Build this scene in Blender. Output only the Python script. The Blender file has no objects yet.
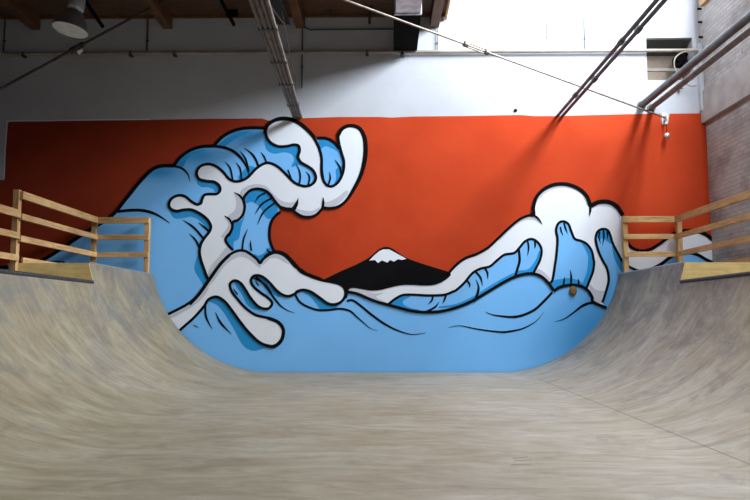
import bpy, bmesh, math, random
from mathutils import Vector, Matrix, geometry
random.seed(7)
R = math.radians
scene = bpy.context.scene
C = scene.collection
F = 700.0
TILT = math.atan(67/F); YAW = math.atan(10/F)
CAM = Vector((0, 0, 1.03))
W = 13.3            # distance of the painted wall
# ------------------------------------------------------------------ camera
cd = bpy.data.cameras.new('camera'); cam = bpy.data.objects.new('camera', cd); C.objects.link(cam)
cam.location = CAM; cam.rotation_euler = (R(90)+TILT, 0, YAW)
cd.sensor_width = 36; cd.lens = 36*F/750; cd.clip_start = .05; cd.clip_end = 200
scene.camera = cam
ROT = cam.rotation_euler.to_matrix()
def P(px, py, Y):
    d = ROT @ Vector(((px-375)/F, (250-py)/F, -1))
    return CAM + d*(Y/d.y)
# ------------------------------------------------------------------ materials
MATS = {}
def nodes(name, rough=.7, metal=0.0):
    m = bpy.data.materials.new(name); m.use_nodes = True
    nt = m.node_tree; b = nt.nodes['Principled BSDF']
    b.inputs['Roughness'].default_value = rough; b.inputs['Metallic'].default_value = metal
    MATS[name] = m
    return m, nt, b
def noise_chain(nt, scale, detail=4, stretch=(1,1,1), coord='Object', rough=.55):
    tc = nt.nodes.new('ShaderNodeTexCoord'); mp = nt.nodes.new('ShaderNodeMapping')
    mp.inputs['Scale'].default_value = stretch
    nz = nt.nodes.new('ShaderNodeTexNoise'); nz.inputs['Scale'].default_value = scale
    nz.inputs['Detail'].default_value = detail; nz.inputs['Roughness'].default_value = rough
    nt.links.new(tc.outputs[coord], mp.inputs['Vector']); nt.links.new(mp.outputs[0], nz.inputs['Vector'])
    return nz, mp
def ramp(nt, src, stops):
    cr = nt.nodes.new('ShaderNodeValToRGB'); e = cr.color_ramp.elements
    while len(e) < len(stops): e.new(.5)
    for i, (p, c) in enumerate(stops):
        e[i].position = p; e[i].color = (*c, 1) if len(c) == 3 else c
    nt.links.new(src, cr.inputs['Fac']); return cr
def mixc(nt, fac, a, b, mode='MIX'):
    m = nt.nodes.new('ShaderNodeMix'); m.data_type = 'RGBA'; m.blend_type = mode
    for sock, v in ((m.inputs[0], fac), (m.inputs[6], a), (m.inputs[7], b)):
        if hasattr(v, 'is_linked'): nt.links.new(v, sock)
        elif isinstance(v, (int, float)): sock.default_value = v
        else: sock.default_value = (*v, 1)
    return m.outputs[2]
def math_n(nt, op, a, b=None):
    m = nt.nodes.new('ShaderNodeMath'); m.operation = op
    for i, v in enumerate((a, b)):
        if v is None: continue
        if hasattr(v, 'is_linked'): nt.links.new(v, m.inputs[i])
        else: m.inputs[i].default_value = v
    return m.outputs[0]
def bump(nt, b, h, strength=.2, dist=.01):
    bp = nt.nodes.new('ShaderNodeBump'); bp.inputs['Strength'].default_value = strength
    bp.inputs['Distance'].default_value = dist
    nt.links.new(h, bp.inputs['Height']); nt.links.new(bp.outputs[0], b.inputs['Normal'])
def simple(name, c1, c2=None, rough=.7, metal=0, scale=6, stretch=(1,1,1)):
    m, nt, b = nodes(name, rough, metal)
    if c2 is None: c2 = tuple(x*.88 for x in c1)
    nz, _ = noise_chain(nt, scale, 4, stretch)
    cr = ramp(nt, nz.outputs['Fac'], [(.35, c2), (.65, c1)])
    nt.links.new(cr.outputs[0], b.inputs['Base Color'])
    return m
def brick_nodes(nt, vec_swizzle, bw, bh, mortar):
    """brick pattern on real coordinates; vec_swizzle picks (horizontal, vertical) axes"""
    tc = nt.nodes.new('ShaderNodeTexCoord'); sp = nt.nodes.new('ShaderNodeSeparateXYZ')
    cb = nt.nodes.new('ShaderNodeCombineXYZ')
    nt.links.new(tc.outputs['Object'], sp.inputs[0])
    nt.links.new(sp.outputs[vec_swizzle[0]], cb.inputs[0]); nt.links.new(sp.outputs[vec_swizzle[1]], cb.inputs[1])
    bt = nt.nodes.new('ShaderNodeTexBrick'); bt.inputs['Scale'].default_value = 1
    bt.inputs['Brick Width'].default_value = bw; bt.inputs['Row Height'].default_value = bh
    bt.inputs['Mortar Size'].default_value = mortar; bt.inputs['Mortar Smooth'].default_value = .4
    nt.links.new(cb.outputs[0], bt.inputs['Vector'])
    return bt
def paint(name, c, c2=None, jit=.06, rough=.9, fade=None, spots=None):
    """wall paint over block work: slight mottling, faint block joints in relief"""
    m, nt, b = nodes(name, rough)
    if c2 is None: c2 = tuple(x*(1-jit*2) for x in c)
    nz, _ = noise_chain(nt, 1.3, 6)
    cr = ramp(nt, nz.outputs['Fac'], [(.3, c2), (.7, c)])
    b.inputs['Specular IOR Level'].default_value = .06
    colr = cr.outputs[0]
    tc = nt.nodes.new('ShaderNodeTexCoord'); spx = nt.nodes.new('ShaderNodeSeparateXYZ'); nt.links.new(tc.outputs['Object'], spx.inputs[0])
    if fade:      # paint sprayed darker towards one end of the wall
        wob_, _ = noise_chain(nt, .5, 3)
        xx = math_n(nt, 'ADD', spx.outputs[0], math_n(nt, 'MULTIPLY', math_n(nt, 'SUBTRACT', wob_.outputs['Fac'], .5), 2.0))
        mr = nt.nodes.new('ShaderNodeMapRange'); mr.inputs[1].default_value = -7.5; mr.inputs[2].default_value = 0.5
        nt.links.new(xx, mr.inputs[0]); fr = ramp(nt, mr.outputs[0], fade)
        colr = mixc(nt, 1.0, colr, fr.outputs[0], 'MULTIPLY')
    for (sx, sz, rx, rz, amt, cc) in (spots or []):   # soft sprayed patches of a second colour
        dx = math_n(nt, 'DIVIDE', math_n(nt, 'SUBTRACT', spx.outputs[0], sx), rx); dz = math_n(nt, 'DIVIDE', math_n(nt, 'SUBTRACT', spx.outputs[2], sz), rz)
        dd = math_n(nt, 'ADD', math_n(nt, 'MULTIPLY', dx, dx), math_n(nt, 'MULTIPLY', dz, dz))
        g = math_n(nt, 'MULTIPLY', math_n(nt, 'POWER', 2.718, math_n(nt, 'MULTIPLY', dd, -1.0)), amt)
        colr = mixc(nt, g, colr, cc)
    nt.links.new(colr, b.inputs['Base Color'])
    bt = brick_nodes(nt, (0, 2), .41, .205, .006)
    fine, _ = noise_chain(nt, 40, 3)
    h = math_n(nt, 'ADD', math_n(nt, 'MULTIPLY', bt.outputs['Fac'], -1.0), math_n(nt, 'MULTIPLY', fine.outputs['Fac'], .5))
    bump(nt, b, h, .22, .004)
    return m
paint('white_wall_paint', (.50,.525,.58), (.45,.47,.52))
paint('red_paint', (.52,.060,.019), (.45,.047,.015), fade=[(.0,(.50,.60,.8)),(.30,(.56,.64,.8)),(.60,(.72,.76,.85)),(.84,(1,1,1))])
DB = (.03,.27,.62)
def spot(px, py, rx, ry, amt, c=DB):
    p = P(px, py, W); k = .0192; return (p.x, p.z, rx*k, ry*k, amt, c)
paint('blue_paint', (.205,.53,.98), (.19,.50,.95), spots=[spot(612,335,62,42,.95), spot(240,134,28,9,.9), spot(197,155,26,10,.9), spot(160,172,22,9,.9), spot(345,150,22,14,.3), spot(600,285,16,25,.5)])
paint('deep_blue_paint', (.030,.29,.66), (.022,.26,.62))
paint('foam_paint', (.78,.83,.92), (.75,.80,.89))
paint('grey_foam_paint', (.55,.58,.67), (.51,.54,.63))
paint('black_paint', (.006,.006,.007), (.004,.004,.005))
# old painted brick
m, nt, b = nodes('old_brick_paint', .85)
bt = brick_nodes(nt, (1, 2), .23, .078, .008)
bt.inputs['Color1'].default_value = (.42,.40,.385,1); bt.inputs['Color2'].default_value = (.35,.33,.32,1); bt.inputs['Mortar'].default_value = (.29,.27,.26,1)
nz, _ = noise_chain(nt, 1.1, 7, (1,1,1.5)); dirt = ramp(nt, nz.outputs['Fac'], [(.3,(.55,.52,.5)), (.52,(1,1,1))])
nz2, _ = noise_chain(nt, 3, 8, (1,1,1), rough=.75); chips = ramp(nt, nz2.outputs['Fac'], [(.66,(1,1,1)), (.70,(.38,.32,.29))])
col = mixc(nt, 1.0, mixc(nt, 1.0, bt.outputs['Color'], dirt.outputs[0], 'MULTIPLY'), chips.outputs[0], 'MULTIPLY')
nt.links.new(col, b.inputs['Base Color']); bump(nt, b, math_n(nt, 'MULTIPLY', bt.outputs['Fac'], -1.0), .6, .012)
simple('rough_concrete', (.38,.36,.345), (.29,.27,.26), .9, scale=3)
paint('dim_grey_wall_paint', (.32,.31,.30))
simple('concrete_floor', (.30,.29,.27), (.22,.21,.20), .8)
# timber
def wood(name, light, mid, dark, axis, rough=.65, k=1.0):
    m, nt, b = nodes(name, rough)
    s = [14*k, 14*k, 14*k]; s[axis] = 1.0
    nz, mp = noise_chain(nt, 2.2, 6, tuple(s)); nz.inputs['Distortion'].default_value = 1.2
    cr = ramp(nt, nz.outputs['Fac'], [(.30, dark), (.5, mid), (.72, light)])
    nz2, _ = noise_chain(nt, 1.4, 3); cr2 = ramp(nt, nz2.outputs['Fac'], [(.35,(.78,.74,.70)), (.6,(1,1,1))])
    vo = nt.nodes.new('ShaderNodeTexVoronoi'); vo.inputs['Scale'].default_value = 3.0
    tc = nt.nodes.new('ShaderNodeTexCoord'); nt.links.new(tc.outputs['Object'], vo.inputs['Vector'])
    kn = ramp(nt, vo.outputs['Distance'], [(.03,(.40,.26,.15)), (.07,(1,1,1))])
    col = mixc(nt, 1.0, mixc(nt, 1.0, cr.outputs[0], cr2.outputs[0], 'MULTIPLY'), kn.outputs[0], 'MULTIPLY')
    nt.links.new(col, b.inputs['Base Color']); bump(nt, b, nz.outputs['Fac'], .15, .003)
    return m
for ax, nm in ((0,'x'), (1,'y'), (2,'z')):
    wood('fence_timber_'+nm, (.66,.43,.20), (.54,.33,.14), (.34,.19,.075), ax)
wood('old_beam_timber', (.22,.105,.045), (.15,.07,.03), (.08,.037,.017), 1)
wood('ceiling_timber', (.16,.085,.045), (.11,.055,.03), (.06,.03,.016), 0)
wood('yellow_plywood', (.86,.70,.33), (.80,.63,.27), (.64,.48,.19), 0, .6, .5)
wood('deck_plywood', (.45,.38,.28), (.38,.32,.23), (.27,.22,.16), 1, .7, .5)
# ramp skin, laid out along the riding surface (u = arc length across, v = along)
m, nt, b = nodes('worn_ramp_ply', .50)
tc = nt.nodes.new('ShaderNodeTexCoord')
def uvnoise(scale, st, detail=6, dist=.0, rough=.6, rot=0):
    mp = nt.nodes.new('ShaderNodeMapping'); mp.inputs['Scale'].default_value = st; mp.inputs['Rotation'].default_value = (0,0,rot)
    nz = nt.nodes.new('ShaderNodeTexNoise'); nz.inputs['Scale'].default_value = scale; nz.inputs['Detail'].default_value = detail
    nz.inputs['Distortion'].default_value = dist; nz.inputs['Roughness'].default_value = rough
    nt.links.new(tc.outputs['UV'], mp.inputs[0]); nt.links.new(mp.outputs[0], nz.inputs['Vector']); return nz.outputs['Fac']
sp = nt.nodes.new('ShaderNodeSeparateXYZ'); nt.links.new(tc.outputs['UV'], sp.inputs[0])
g1 = uvnoise(1.7, (.75, 2.0, 1), 9, 1.8, .66, .22)
g2 = uvnoise(9, (.45, 3.0, 1), 6, 1.0, .65, -.08)
big = uvnoise(.7, (1, 1, 1), 4)
c_tan = ramp(nt, g1, [(.28,(.235,.21,.165)), (.44,(.315,.29,.24)), (.56,(.365,.345,.30)), (.74,(.45,.435,.40))])
c_fine = ramp(nt, g2, [(.30,(.84,.82,.79)), (.50,(1,1,1))])
col = mixc(nt, 1.0, c_tan.outputs[0], c_fine.outputs[0], 'MULTIPLY')
c_big = ramp(nt, big, [(.35,(.86,.82,.72)), (.65,(1.0,1.0,1.0))])
col = mixc(nt, 1.0, col, c_big.outputs[0], 'MULTIPLY')
# boards tan at left, grey at right, plus the left's dimmer light painted in
side_pos = nt.nodes.new('ShaderNodeMapRange'); side_pos.inputs[1].default_value = -4.5; side_pos.inputs[2].default_value = 2.2
nt.links.new(math_n(nt, 'ADD', sp.outputs[0], math_n(nt, 'MULTIPLY', math_n(nt, 'SUBTRACT', big, .5), 2.5)), side_pos.inputs[0])
tan_shade = ramp(nt, side_pos.outputs[0], [(0,(.80,.74,.60)), (.5,(.94,.90,.81)), (1,(1.05,1.04,1.03))])
col = mixc(nt, 1.0, col, tan_shade.outputs[0], 'MULTIPLY')
# grey rubber scuffs, denser up the transitions, strengthened to paint in shade there
sc = uvnoise(1.5, (1.2, 1.0, 1), 9, .8, .72, .5)
absu = math_n(nt, 'ABSOLUTE', sp.outputs[0])
up = nt.nodes.new('ShaderNodeMapRange'); up.inputs[1].default_value = 2.6; up.inputs[2].default_value = 5.4; up.inputs[3].default_value = -.07; up.inputs[4].default_value = .13
nt.links.new(absu, up.inputs[0])
scm = ramp(nt, math_n(nt, 'ADD', sc, up.outputs[0]), [(.50,(0,0,0)), (.68,(1,1,1))])
col = mixc(nt, math_n(nt, 'MULTIPLY', scm.outputs[0], .72), col, (.13,.125,.12))
# thin scratches
sk = uvnoise(5, (.30, 2.2, 1), 2, 2.2, .5, .25)
ln = math_n(nt, 'LESS_THAN', math_n(nt, 'ABSOLUTE', math_n(nt, 'SUBTRACT', sk, .5)), .0035)
gate = math_n(nt, 'GREATER_THAN', uvnoise(1.7, (1,1,1), 3), .50)
col = mixc(nt, math_n(nt, 'MULTIPLY', math_n(nt, 'MULTIPLY', ln, gate), .55), col, (.09,.085,.08))
# sheet joints
def joint(src, at, wdt): return math_n(nt, 'LESS_THAN', math_n(nt, 'ABSOLUTE', math_n(nt, 'SUBTRACT', src, at)), wdt)
j = math_n(nt, 'MULTIPLY', joint(sp.outputs[0], 2.50, .006), math_n(nt, 'LESS_THAN', sp.outputs[1], 11.6))
for at in (1.55, 2.95, 4.35, 5.75, 7.15, 8.55): j = math_n(nt, 'MAXIMUM', j, math_n(nt, 'MULTIPLY', joint(sp.outputs[1], at, .0035), .35))
col = mixc(nt, math_n(nt, 'MULTIPLY', j, .75), col, (.06,.055,.05))
nt.links.new(col, b.inputs['Base Color']); bump(nt, b, g2, .12, .004)
b.inputs['Specular IOR Level'].default_value = .3
simple('worn_coping_steel', (.07,.07,.075), (.03,.03,.033), .5, .5, 20)
simple('bright_steel_edge', (.50,.50,.50), (.36,.36,.36), .4, .7, 20)
simple('galvanised_steel', (.62,.68,.72), (.40,.46,.50), .4, .6, 9)
simple('black_metal', (.006,.006,.006), (.004,.004,.004), .95, 0)
MATS['black_metal'].node_tree.nodes['Principled BSDF'].inputs['Specular IOR Level'].default_value = .05
simple('cream_pipe_paint', (.38,.355,.32), (.24,.20,.16), .6, 0, 2.0, (1,3,3))
simple('brown_conduit', (.14,.11,.085), (.07,.055,.042), .55, .2, 5)
simple('dark_pipe_paint', (.10,.115,.12), (.06,.065,.068), .5, .1, 5)
simple('grey_pipe_paint', (.23,.215,.20), (.14,.13,.12), .6, .1, 5)
simple('bundle_grey', (.20,.17,.14), (.10,.085,.07), .75, .1, 6)
simple('rod_steel', (.36,.31,.27), (.22,.19,.17), .5, .4, 12)
simple('dark_rod_steel', (.07,.062,.055), (.045,.04,.035), .6, .3, 12)
simple('reflector_glass', (.80,.82,.84), (.66,.68,.70), .3, 0, 8)
simple('dusty_reflector', (.20,.20,.20), (.13,.13,.13), .4, .5, 8)
simple('white_plastic', (.8,.8,.78), (.7,.7,.68), .4)
simple('beige_board', (.38,.31,.24), (.31,.25,.19), .8)
simple('dark_green_board', (.085,.09,.08), (.055,.06,.055), .7)
simple('rubber_mark', (.10,.095,.09), (.07,.065,.06), .8)
simple('dark_corrugated', (.035,.045,.045), (.02,.026,.026), .6)
simple('rust', (.20,.12,.04), (.10,.06,.02), .9, 0, 40)
# ------------------------------------------------------------------ builders
def link(name, bm, mat, parent=None, smooth=False):
    me = bpy.data.meshes.new(name)
    bmesh.ops.recalc_face_normals(bm, faces=bm.faces[:]) if smooth != 'flat2d' else None
    bm.to_mesh(me); bm.free()
    me.materials.append(MATS[mat]) if mat else None
    if smooth is True:
        for p in me.polygons: p.use_smooth = True
        try: me.set_sharp_from_angle(angle=R(40))
        except Exception: pass
    o = bpy.data.objects.new(name, me); C.objects.link(o)
    if parent is not None:
        o.parent = parent; o.matrix_parent_inverse = Matrix.Translation(-parent.location) if parent.type == 'EMPTY' else Matrix.Identity(4)
    return o
def tag(o, label, cat, group=None, kind=None):
    o['label'] = label; o['category'] = cat
    if group: o['group'] = group
    if kind: o['kind'] = kind
    return o
def thing(name, loc, label, cat, group=None):
    o = bpy.data.objects.new(name, None); C.objects.link(o); o.location = loc; o.empty_display_size = .1
    return tag(o, label, cat, group)
def struct(o): o['kind'] = 'structure'; return o
def box(bm, x0, x1, y0, y1, z0, z1, bevel=0):
    r = bmesh.ops.create_cube(bm, size=1)
    for v in r['verts']:
        v.co = Vector(((x0+x1)/2+v.co.x*(x1-x0), (y0+y1)/2+v.co.y*(y1-y0), (z0+z1)/2+v.co.z*(z1-z0)))
    if bevel:
        es = list({e for v in r['verts'] for e in v.link_edges})
        bmesh.ops.bevel(bm, geom=es, offset=bevel, segments=2, affect='EDGES', profile=.6)
def bar(bm, a, b, w, h, up=Vector((0,0,1)), bevel=.004):
    """rectangular bar from a to b"""
    a, b = Vector(a), Vector(b); d = (b-a); L = d.length; d.normalize()
    s = d.cross(up)
    if s.length < 1e-4: s = d.cross(Vector((1,0,0)))
    s.normalize(); u = s.cross(d)
    r = bmesh.ops.create_cube(bm, size=1)
    for v in r['verts']:
        c = v.co.copy(); v.co = (a+b)/2 + d*c.x*L + s*c.y*w + u*c.z*h
    if bevel:
        es = list({e for v in r['verts'] for e in v.link_edges})
        bmesh.ops.bevel(bm, geom=es, offset=bevel, segments=2, affect='EDGES')
def tube(bm, pts, r, seg=12, cap=True):
    pts = [Vector(p) for p in pts]; rings = []
    n = len(pts); rr = r if isinstance(r, (list, tuple)) else [r]*n
    prev = None
    for i, p in enumerate(pts):
        d = (pts[min(i+1, n-1)]-pts[max(i-1, 0)]).normalized()
        if prev is None:
            s = d.cross(Vector((0,0,1)));  s = s if s.length > 1e-3 else d.cross(Vector((1,0,0)))
        else: s = prev - d*prev.dot(d)
        s.normalize(); prev = s; u = d.cross(s)
        rings.append([bm.verts.new(p+(s*math.cos(2*math.pi*k/seg)+u*math.sin(2*math.pi*k/seg))*rr[i]) for k in range(seg)])
    for i in range(n-1):
        for k in range(seg):
            bm.faces.new((rings[i][k], rings[i][(k+1)%seg], rings[i+1][(k+1)%seg], rings[i+1][k]))
    if cap: bm.faces.new(rings[0][::-1]); bm.faces.new(rings[-1])
def lathe(bm, prof, loc, seg=32, mat=None):
    rings = []
    for r, z in prof:
        ring = []
        for k in range(seg):
            a = 2*math.pi*k/seg; v = Vector((r*math.cos(a), r*math.sin(a), z))
            if mat: v = mat @ v
            ring.append(bm.verts.new(v+Vector(loc)))
        rings.append(ring)
    for i in range(len(rings)-1):
        for k in range(seg): bm.faces.new((rings[i][k], rings[i][(k+1)%seg], rings[i+1][(k+1)%seg], rings[i+1][k]))
def cat(pts, closed, n=7):
    """centripetal-ish Catmull-Rom through the points"""
    out = []; N = len(pts)
    for i in range(N if closed else N-1):
        g = (lambda k: pts[k % N]) if closed else (lambda k: pts[max(0, min(N-1, k))])
        p0, p1, p2, p3 = g(i-1), g(i), g(i+1), g(i+2)
        for k in range(n):
            t = k/n; t2, t3 = t*t, t*t*t
            out.append(tuple(.5*((2*p1[j])+(-p0[j]+p2[j])*t+(2*p0[j]-5*p1[j]+4*p2[j]-p3[j])*t2+(-p0[j]+3*p1[j]-3*p2[j]+p3[j])*t3) for j in (0,1)))
    if not closed: out.append(tuple(pts[-1]))
    return out
# ------------------------------------------------------------------ room shell
XR = P(707, 150, W).x          # right brick wall
XL = -8.2
CEIL = 6.96
v0, v1 = P(646, 38, W), P(694, 80, W)
vx0, vx1, vz0, vz1 = v0.x, v1.x, v1.z, v0.z
bm = bmesh.new()
TOPZ = 10.2
box(bm, XL-.2, vx0, W, W+.2, 0, TOPZ); box(bm, vx1, XR+.3, W, W+.2, 0, TOPZ)
box(bm, vx0, vx1, W, W+.2, 0, vz0); box(bm, vx0, vx1, W, W+.2, vz1, TOPZ)
struct(link('wall_back', bm, 'white_wall_paint'))
bm = bmesh.new(); box(bm, XL-.2, XL, -6, W, 0, TOPZ); struct(link('wall_left', bm, 'dim_grey_wall_paint'))
LEDGE = 4.74
bm = bmesh.new(); box(bm, XR, XR+.3, -6, W, 0, LEDGE+.4); struct(link('wall_right', bm, 'old_brick_paint'))
bm = bmesh.new(); box(bm, XR-.09, XR+.28, -6, W, LEDGE, LEDGE+.62, .01); struct(link('trim_1', bm, 'rough_concrete'))
bm = bmesh.new(); box(bm, XR-.05, XR+.3, -6, W, LEDGE+.62, TOPZ); struct(link('wall_right_upper', bm, 'old_brick_paint'))
bm = bmesh.new(); box(bm, XL-.2, XR+.3, -6, W+.2, -.32, -.14); struct(link('floor', bm, 'concrete_floor'))
# unseen rear wall, its wide opening added to let sky fill in
bm = bmesh.new(); box(bm, XL-.2, -4, -6.2, -6, -.2, TOPZ); box(bm, 4, XR+.3, -6.2, -6, -.2, TOPZ); box(bm, -4, 4, -6.2, -6, 4.2, TOPZ)
struct(link('wall_front', bm, 'dim_grey_wall_paint'))
# ceiling with the roof-light opening at the right
SX0 = P(446, 10, W).x; SY0 = 1.0
bm = bmesh.new()
box(bm, XL-.2, SX0, -6, W, CEIL, CEIL+.15)
box(bm, SX0, XR-.05, -6, SY0, CEIL, CEIL+.15)
struct(link('ceiling', bm, 'ceiling_timber'))
bm = bmesh.new()   # light well above the opening
box(bm, SX0-.12, SX0, SY0-.12, W, CEIL+.15, TOPZ); box(bm, SX0, XR-.05, SY0-.12, SY0, CEIL+.15, TOPZ)
struct(link('ceiling_light_well', bm, 'white_wall_paint'))
bm = bmesh.new(); box(bm, XL-.2, XR+.3, -6, W+.2, TOPZ, TOPZ+.1); struct(link('ceiling_roof', bm, 'ceiling_timber'))
# recess of the vent opening
bm = bmesh.new()
D = .32
box(bm, vx0-.05, vx0, W+.2, W+.2+D, vz0-.05, vz1+.05); box(bm, vx1, vx1+.05, W+.2, W+.2+D, vz0-.05, vz1+.05)
box(bm, vx0, vx1, W+.2, W+.2+D, vz0-.05, vz0); box(bm, vx0, vx1, W+.2+D, W+.25+D, vz0-.05, vz1+.05)
struct(link('wall_vent_recess', bm, 'beige_board'))
bm = bmesh.new(); bar(bm, ((vx0+vx1)/2, W+.02, vz1-.015), ((vx0+vx1)/2, W+.2+D, vz1-.16), vx1-vx0-.01, .02, bevel=0)
t = thing('vent_hatch', ((vx0+vx1)/2, W+.3, vz0), 'square hatch opening high in the white wall, right corner', 'vent')
link('sloping_flap', bm, 'dark_green_board', t)
bm = bmesh.new(); za = P(670, 67.5, W).z; box(bm, vx0, vx1, W+.12, W+.18, za-.03, za+.03, .008); link('cross_bar', bm, 'grey_pipe_paint', t)
fc = P(682, 62, W+.25)
bm = bmesh.new(); lathe(bm, [(.02,-.05),(.17,-.05),(.185,-.03),(.185,.05),(.17,.05),(.16,-.01),(.02,-.01)], fc, 28, Matrix.Rotation(R(90),3,'X'))
link('fan_housing', bm, 'black_metal', t, True)
bm = bmesh.new()
for k in range(5):
    a = k*2*math.pi/5; d = Vector((math.cos(a),0,math.sin(a)))
    bar(bm, fc+Vector((0,-.03,0))+d*.02, fc+Vector((0,-.03,0))+d*.15, .06, .008, up=Vector((.3,1,0)), bevel=0)
link('fan_blades', bm, 'black_metal', t)
# flexible hose looping out of the hatch
hp = [(692,51.5),(682,53),(675,58),(673.5,66),(677,74),(683,82),(690,86.5),(696,86)]
bm = bmesh.new(); cp = cat([(p.x, p.z) for p in (P(a,b_,W-.06) for a,b_ in hp)], False, 6)
tube(bm, [(x, W-.09, z) for x, z in cp], .014, 8)
tag(link('flexible_hose', bm, 'cream_pipe_paint', None, True), 'pale flexible hose curling out of the wall hatch', 'hose')
# ------------------------------------------------------------------ mural
def z(x0, y0, s, pts): return [(x0+a/s, y0+b_/s) for a, b_ in pts]
A5 = lambda p: z(110,110,5,p)
B5 = lambda p: z(240,110,5,p)
C5 = lambda p: z(130,190,5,p)
D5 = lambda p: z(160,270,5,p)
E5 = lambda p: z(290,230,5,p)
G5 = lambda p: z(500,170,5,p)
H5 = lambda p: z(500,260,5,p)
Q1 = lambda p: z(160,160,6.25,p)
Q2 = lambda p: z(220,170,6.25,p)
Q3 = lambda p: z(190,230,6.25,p)
Q4 = lambda p: z(270,240,6.25,p)
Q5 = lambda p: z(560,200,6.25,p)
Q6 = lambda p: z(620,220,6.25,p)
Q7 = lambda p: z(340,260,6.25,p)
Q8 = lambda p: z(440,230,6.25,p)
def lev(n): return W-.004-.0024*n
def wallpt(p, n):
    q = P(p[0], p[1], W); return Vector((q.x, lev(n), q.z))
def fill(bm, pts, n, smooth=True, k=6):
    pp = cat(pts, True, k) if smooth else pts
    vs = [wallpt(p, n) for p in pp]
    tris = geometry.tessellate_polygon([vs])
    bv = [bm.verts.new(v) for v in vs]
    for t_ in tris:
        try:
            f = bm.faces.new([bv[i] for i in t_]); f.normal_update()
            if f.normal.y > 0: f.normal_flip()
        except Exception: pass
def stroke(bm, pts, w, n, taper='', closed=False, k=6):
    pp = cat(pts, closed, k); vs = [wallpt(p, n) for p in pp]; N = len(vs)
    S = (P(301,200,W)-P(300,200,W)).length
    L = []; R_ = []
    for i in range(N):
        a, c = (vs[i-1], vs[(i+1) % N]) if closed else (vs[max(i-1,0)], vs[min(i+1,N-1)])
        d = (c-a).normalized(); nrm = Vector((-d.z, 0, d.x)); t_ = i/(N-1); f = 1
        if 's' in taper: f = min(f, .12+.88*min(1, t_/.45))
        if 'e' in taper: f = min(f, .12+.88*min(1, (1-t_)/.45))
        h = w*1.12*S/2*f; L.append(bm.verts.new(vs[i]+nrm*h)); R_.append(bm.verts.new(vs[i]-nrm*h))
    for i in range(N if closed else N-1):
        j_ = (i+1) % N
        try:
            f = bm.faces.new((L[i], R_[i], R_[j_], L[j_])); f.normal_update()
            if f.normal.y > 0: f.normal_flip()
        except Exception: pass
mural = thing('wave_mural', (0, W-.004, 1.0), 'wall mural of blue waves with white foam against orange red', 'mural')
def mpart(name, mat, fills=(), strokes=(), n=0, under=None):
    bm = bmesh.new()
    for i, f in enumerate(fills):
        if isinstance(f, dict): fill(bm, f['p'], n+.04*i, False)
        else: fill(bm, f, n+.04*i)
    for i, s in enumerate(strokes): stroke(bm, s[0], s[1], n+.012*i, s[2] if len(s) > 2 else '', s[3] if len(s) > 3 else False)
    return link(name, bm, mat, under or mural, 'flat2d')
# red ground, with the slightly wandering top edge and the bare notch at the far left
XE = 716
top = [(8,124),(9,122)]
wob = [(40,121.4),(90,120.6),(150,120),(200,119),(262,118.5),(268,120.5),(292,120.5),(300,118.3),(340,117),(380,117),(392,117.6),(412,116.6),(470,116),(520,115),(535,116.2),(560,116),(600,115),(638,114),(660,113.6),(661,123),(668,124),(669.5,113.8),(700,113.4),(XE,113.2)]
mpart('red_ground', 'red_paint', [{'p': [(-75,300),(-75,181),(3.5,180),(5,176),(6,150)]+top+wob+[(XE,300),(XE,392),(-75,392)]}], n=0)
mpart('ragged_paint_edge', 'foam_paint', [], [([(3.5,180),(4.3,176),(5.4,150),(7,125),(10,121),(40,120.8),(90,120),(150,119.4)], 1.0)], n=1)
mtn = mpart('mountain', 'black_paint', [{'p': cat(E5([(165,250),(250,208),(330,173),(395,138),(440,100),(468,86),(495,86),(520,98),(580,138),(660,168),(750,196)])+[(451,272.5)], False, 4)+[(446,283),(430,292),(345,296),(330,285)]}], n=1)
mpart('snow_cap', 'foam_paint', [{'p': E5([(396,153),(420,128),(446,106),(465,97),(495,97),(520,110),(582,144),(560,150),(540,146),(520,158),(500,150),(487,163),(460,152),(440,165),(425,150)])}], n=2, under=mtn)
bodytop = [(-75,276),(0,268),(20,266),(43,260),(76,239),(90,230),(111.7,216),(127,198),(140,182),(152,170),(162,166),(174,166)]
lobe2 = A5([(320,280),(350,240),(400,203),(460,184),(520,181)])
lobe3 = A5([(520,181),(560,138),(610,108),(670,92),(750,90)])+[(266,129)]
blue = {'p': cat(bodytop, False, 4)+cat(lobe2, False, 4)[1:]+cat(lobe3, False, 4)[1:]+[(285,140),(300,142),(305,135),(316,139),(326,139),(334,142.5),(341,149),(346,165),(338,192),(306,192),(284,192),(270,197),(275,203),(279.5,208.5)]
  +Q2([(372,268),(330,310),(312,350),(310,400),(318,450)])+[(273,248),(277,254),(300,286),(340,292),(349,292),(380,303),(420,300),(480,275),(520,245),(545,215),(600,215),(615,240),(640,274),(XE,274),(XE,393),(-75,393)]}
mpart('blue_water', 'blue_paint', [blue], n=3)
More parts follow.
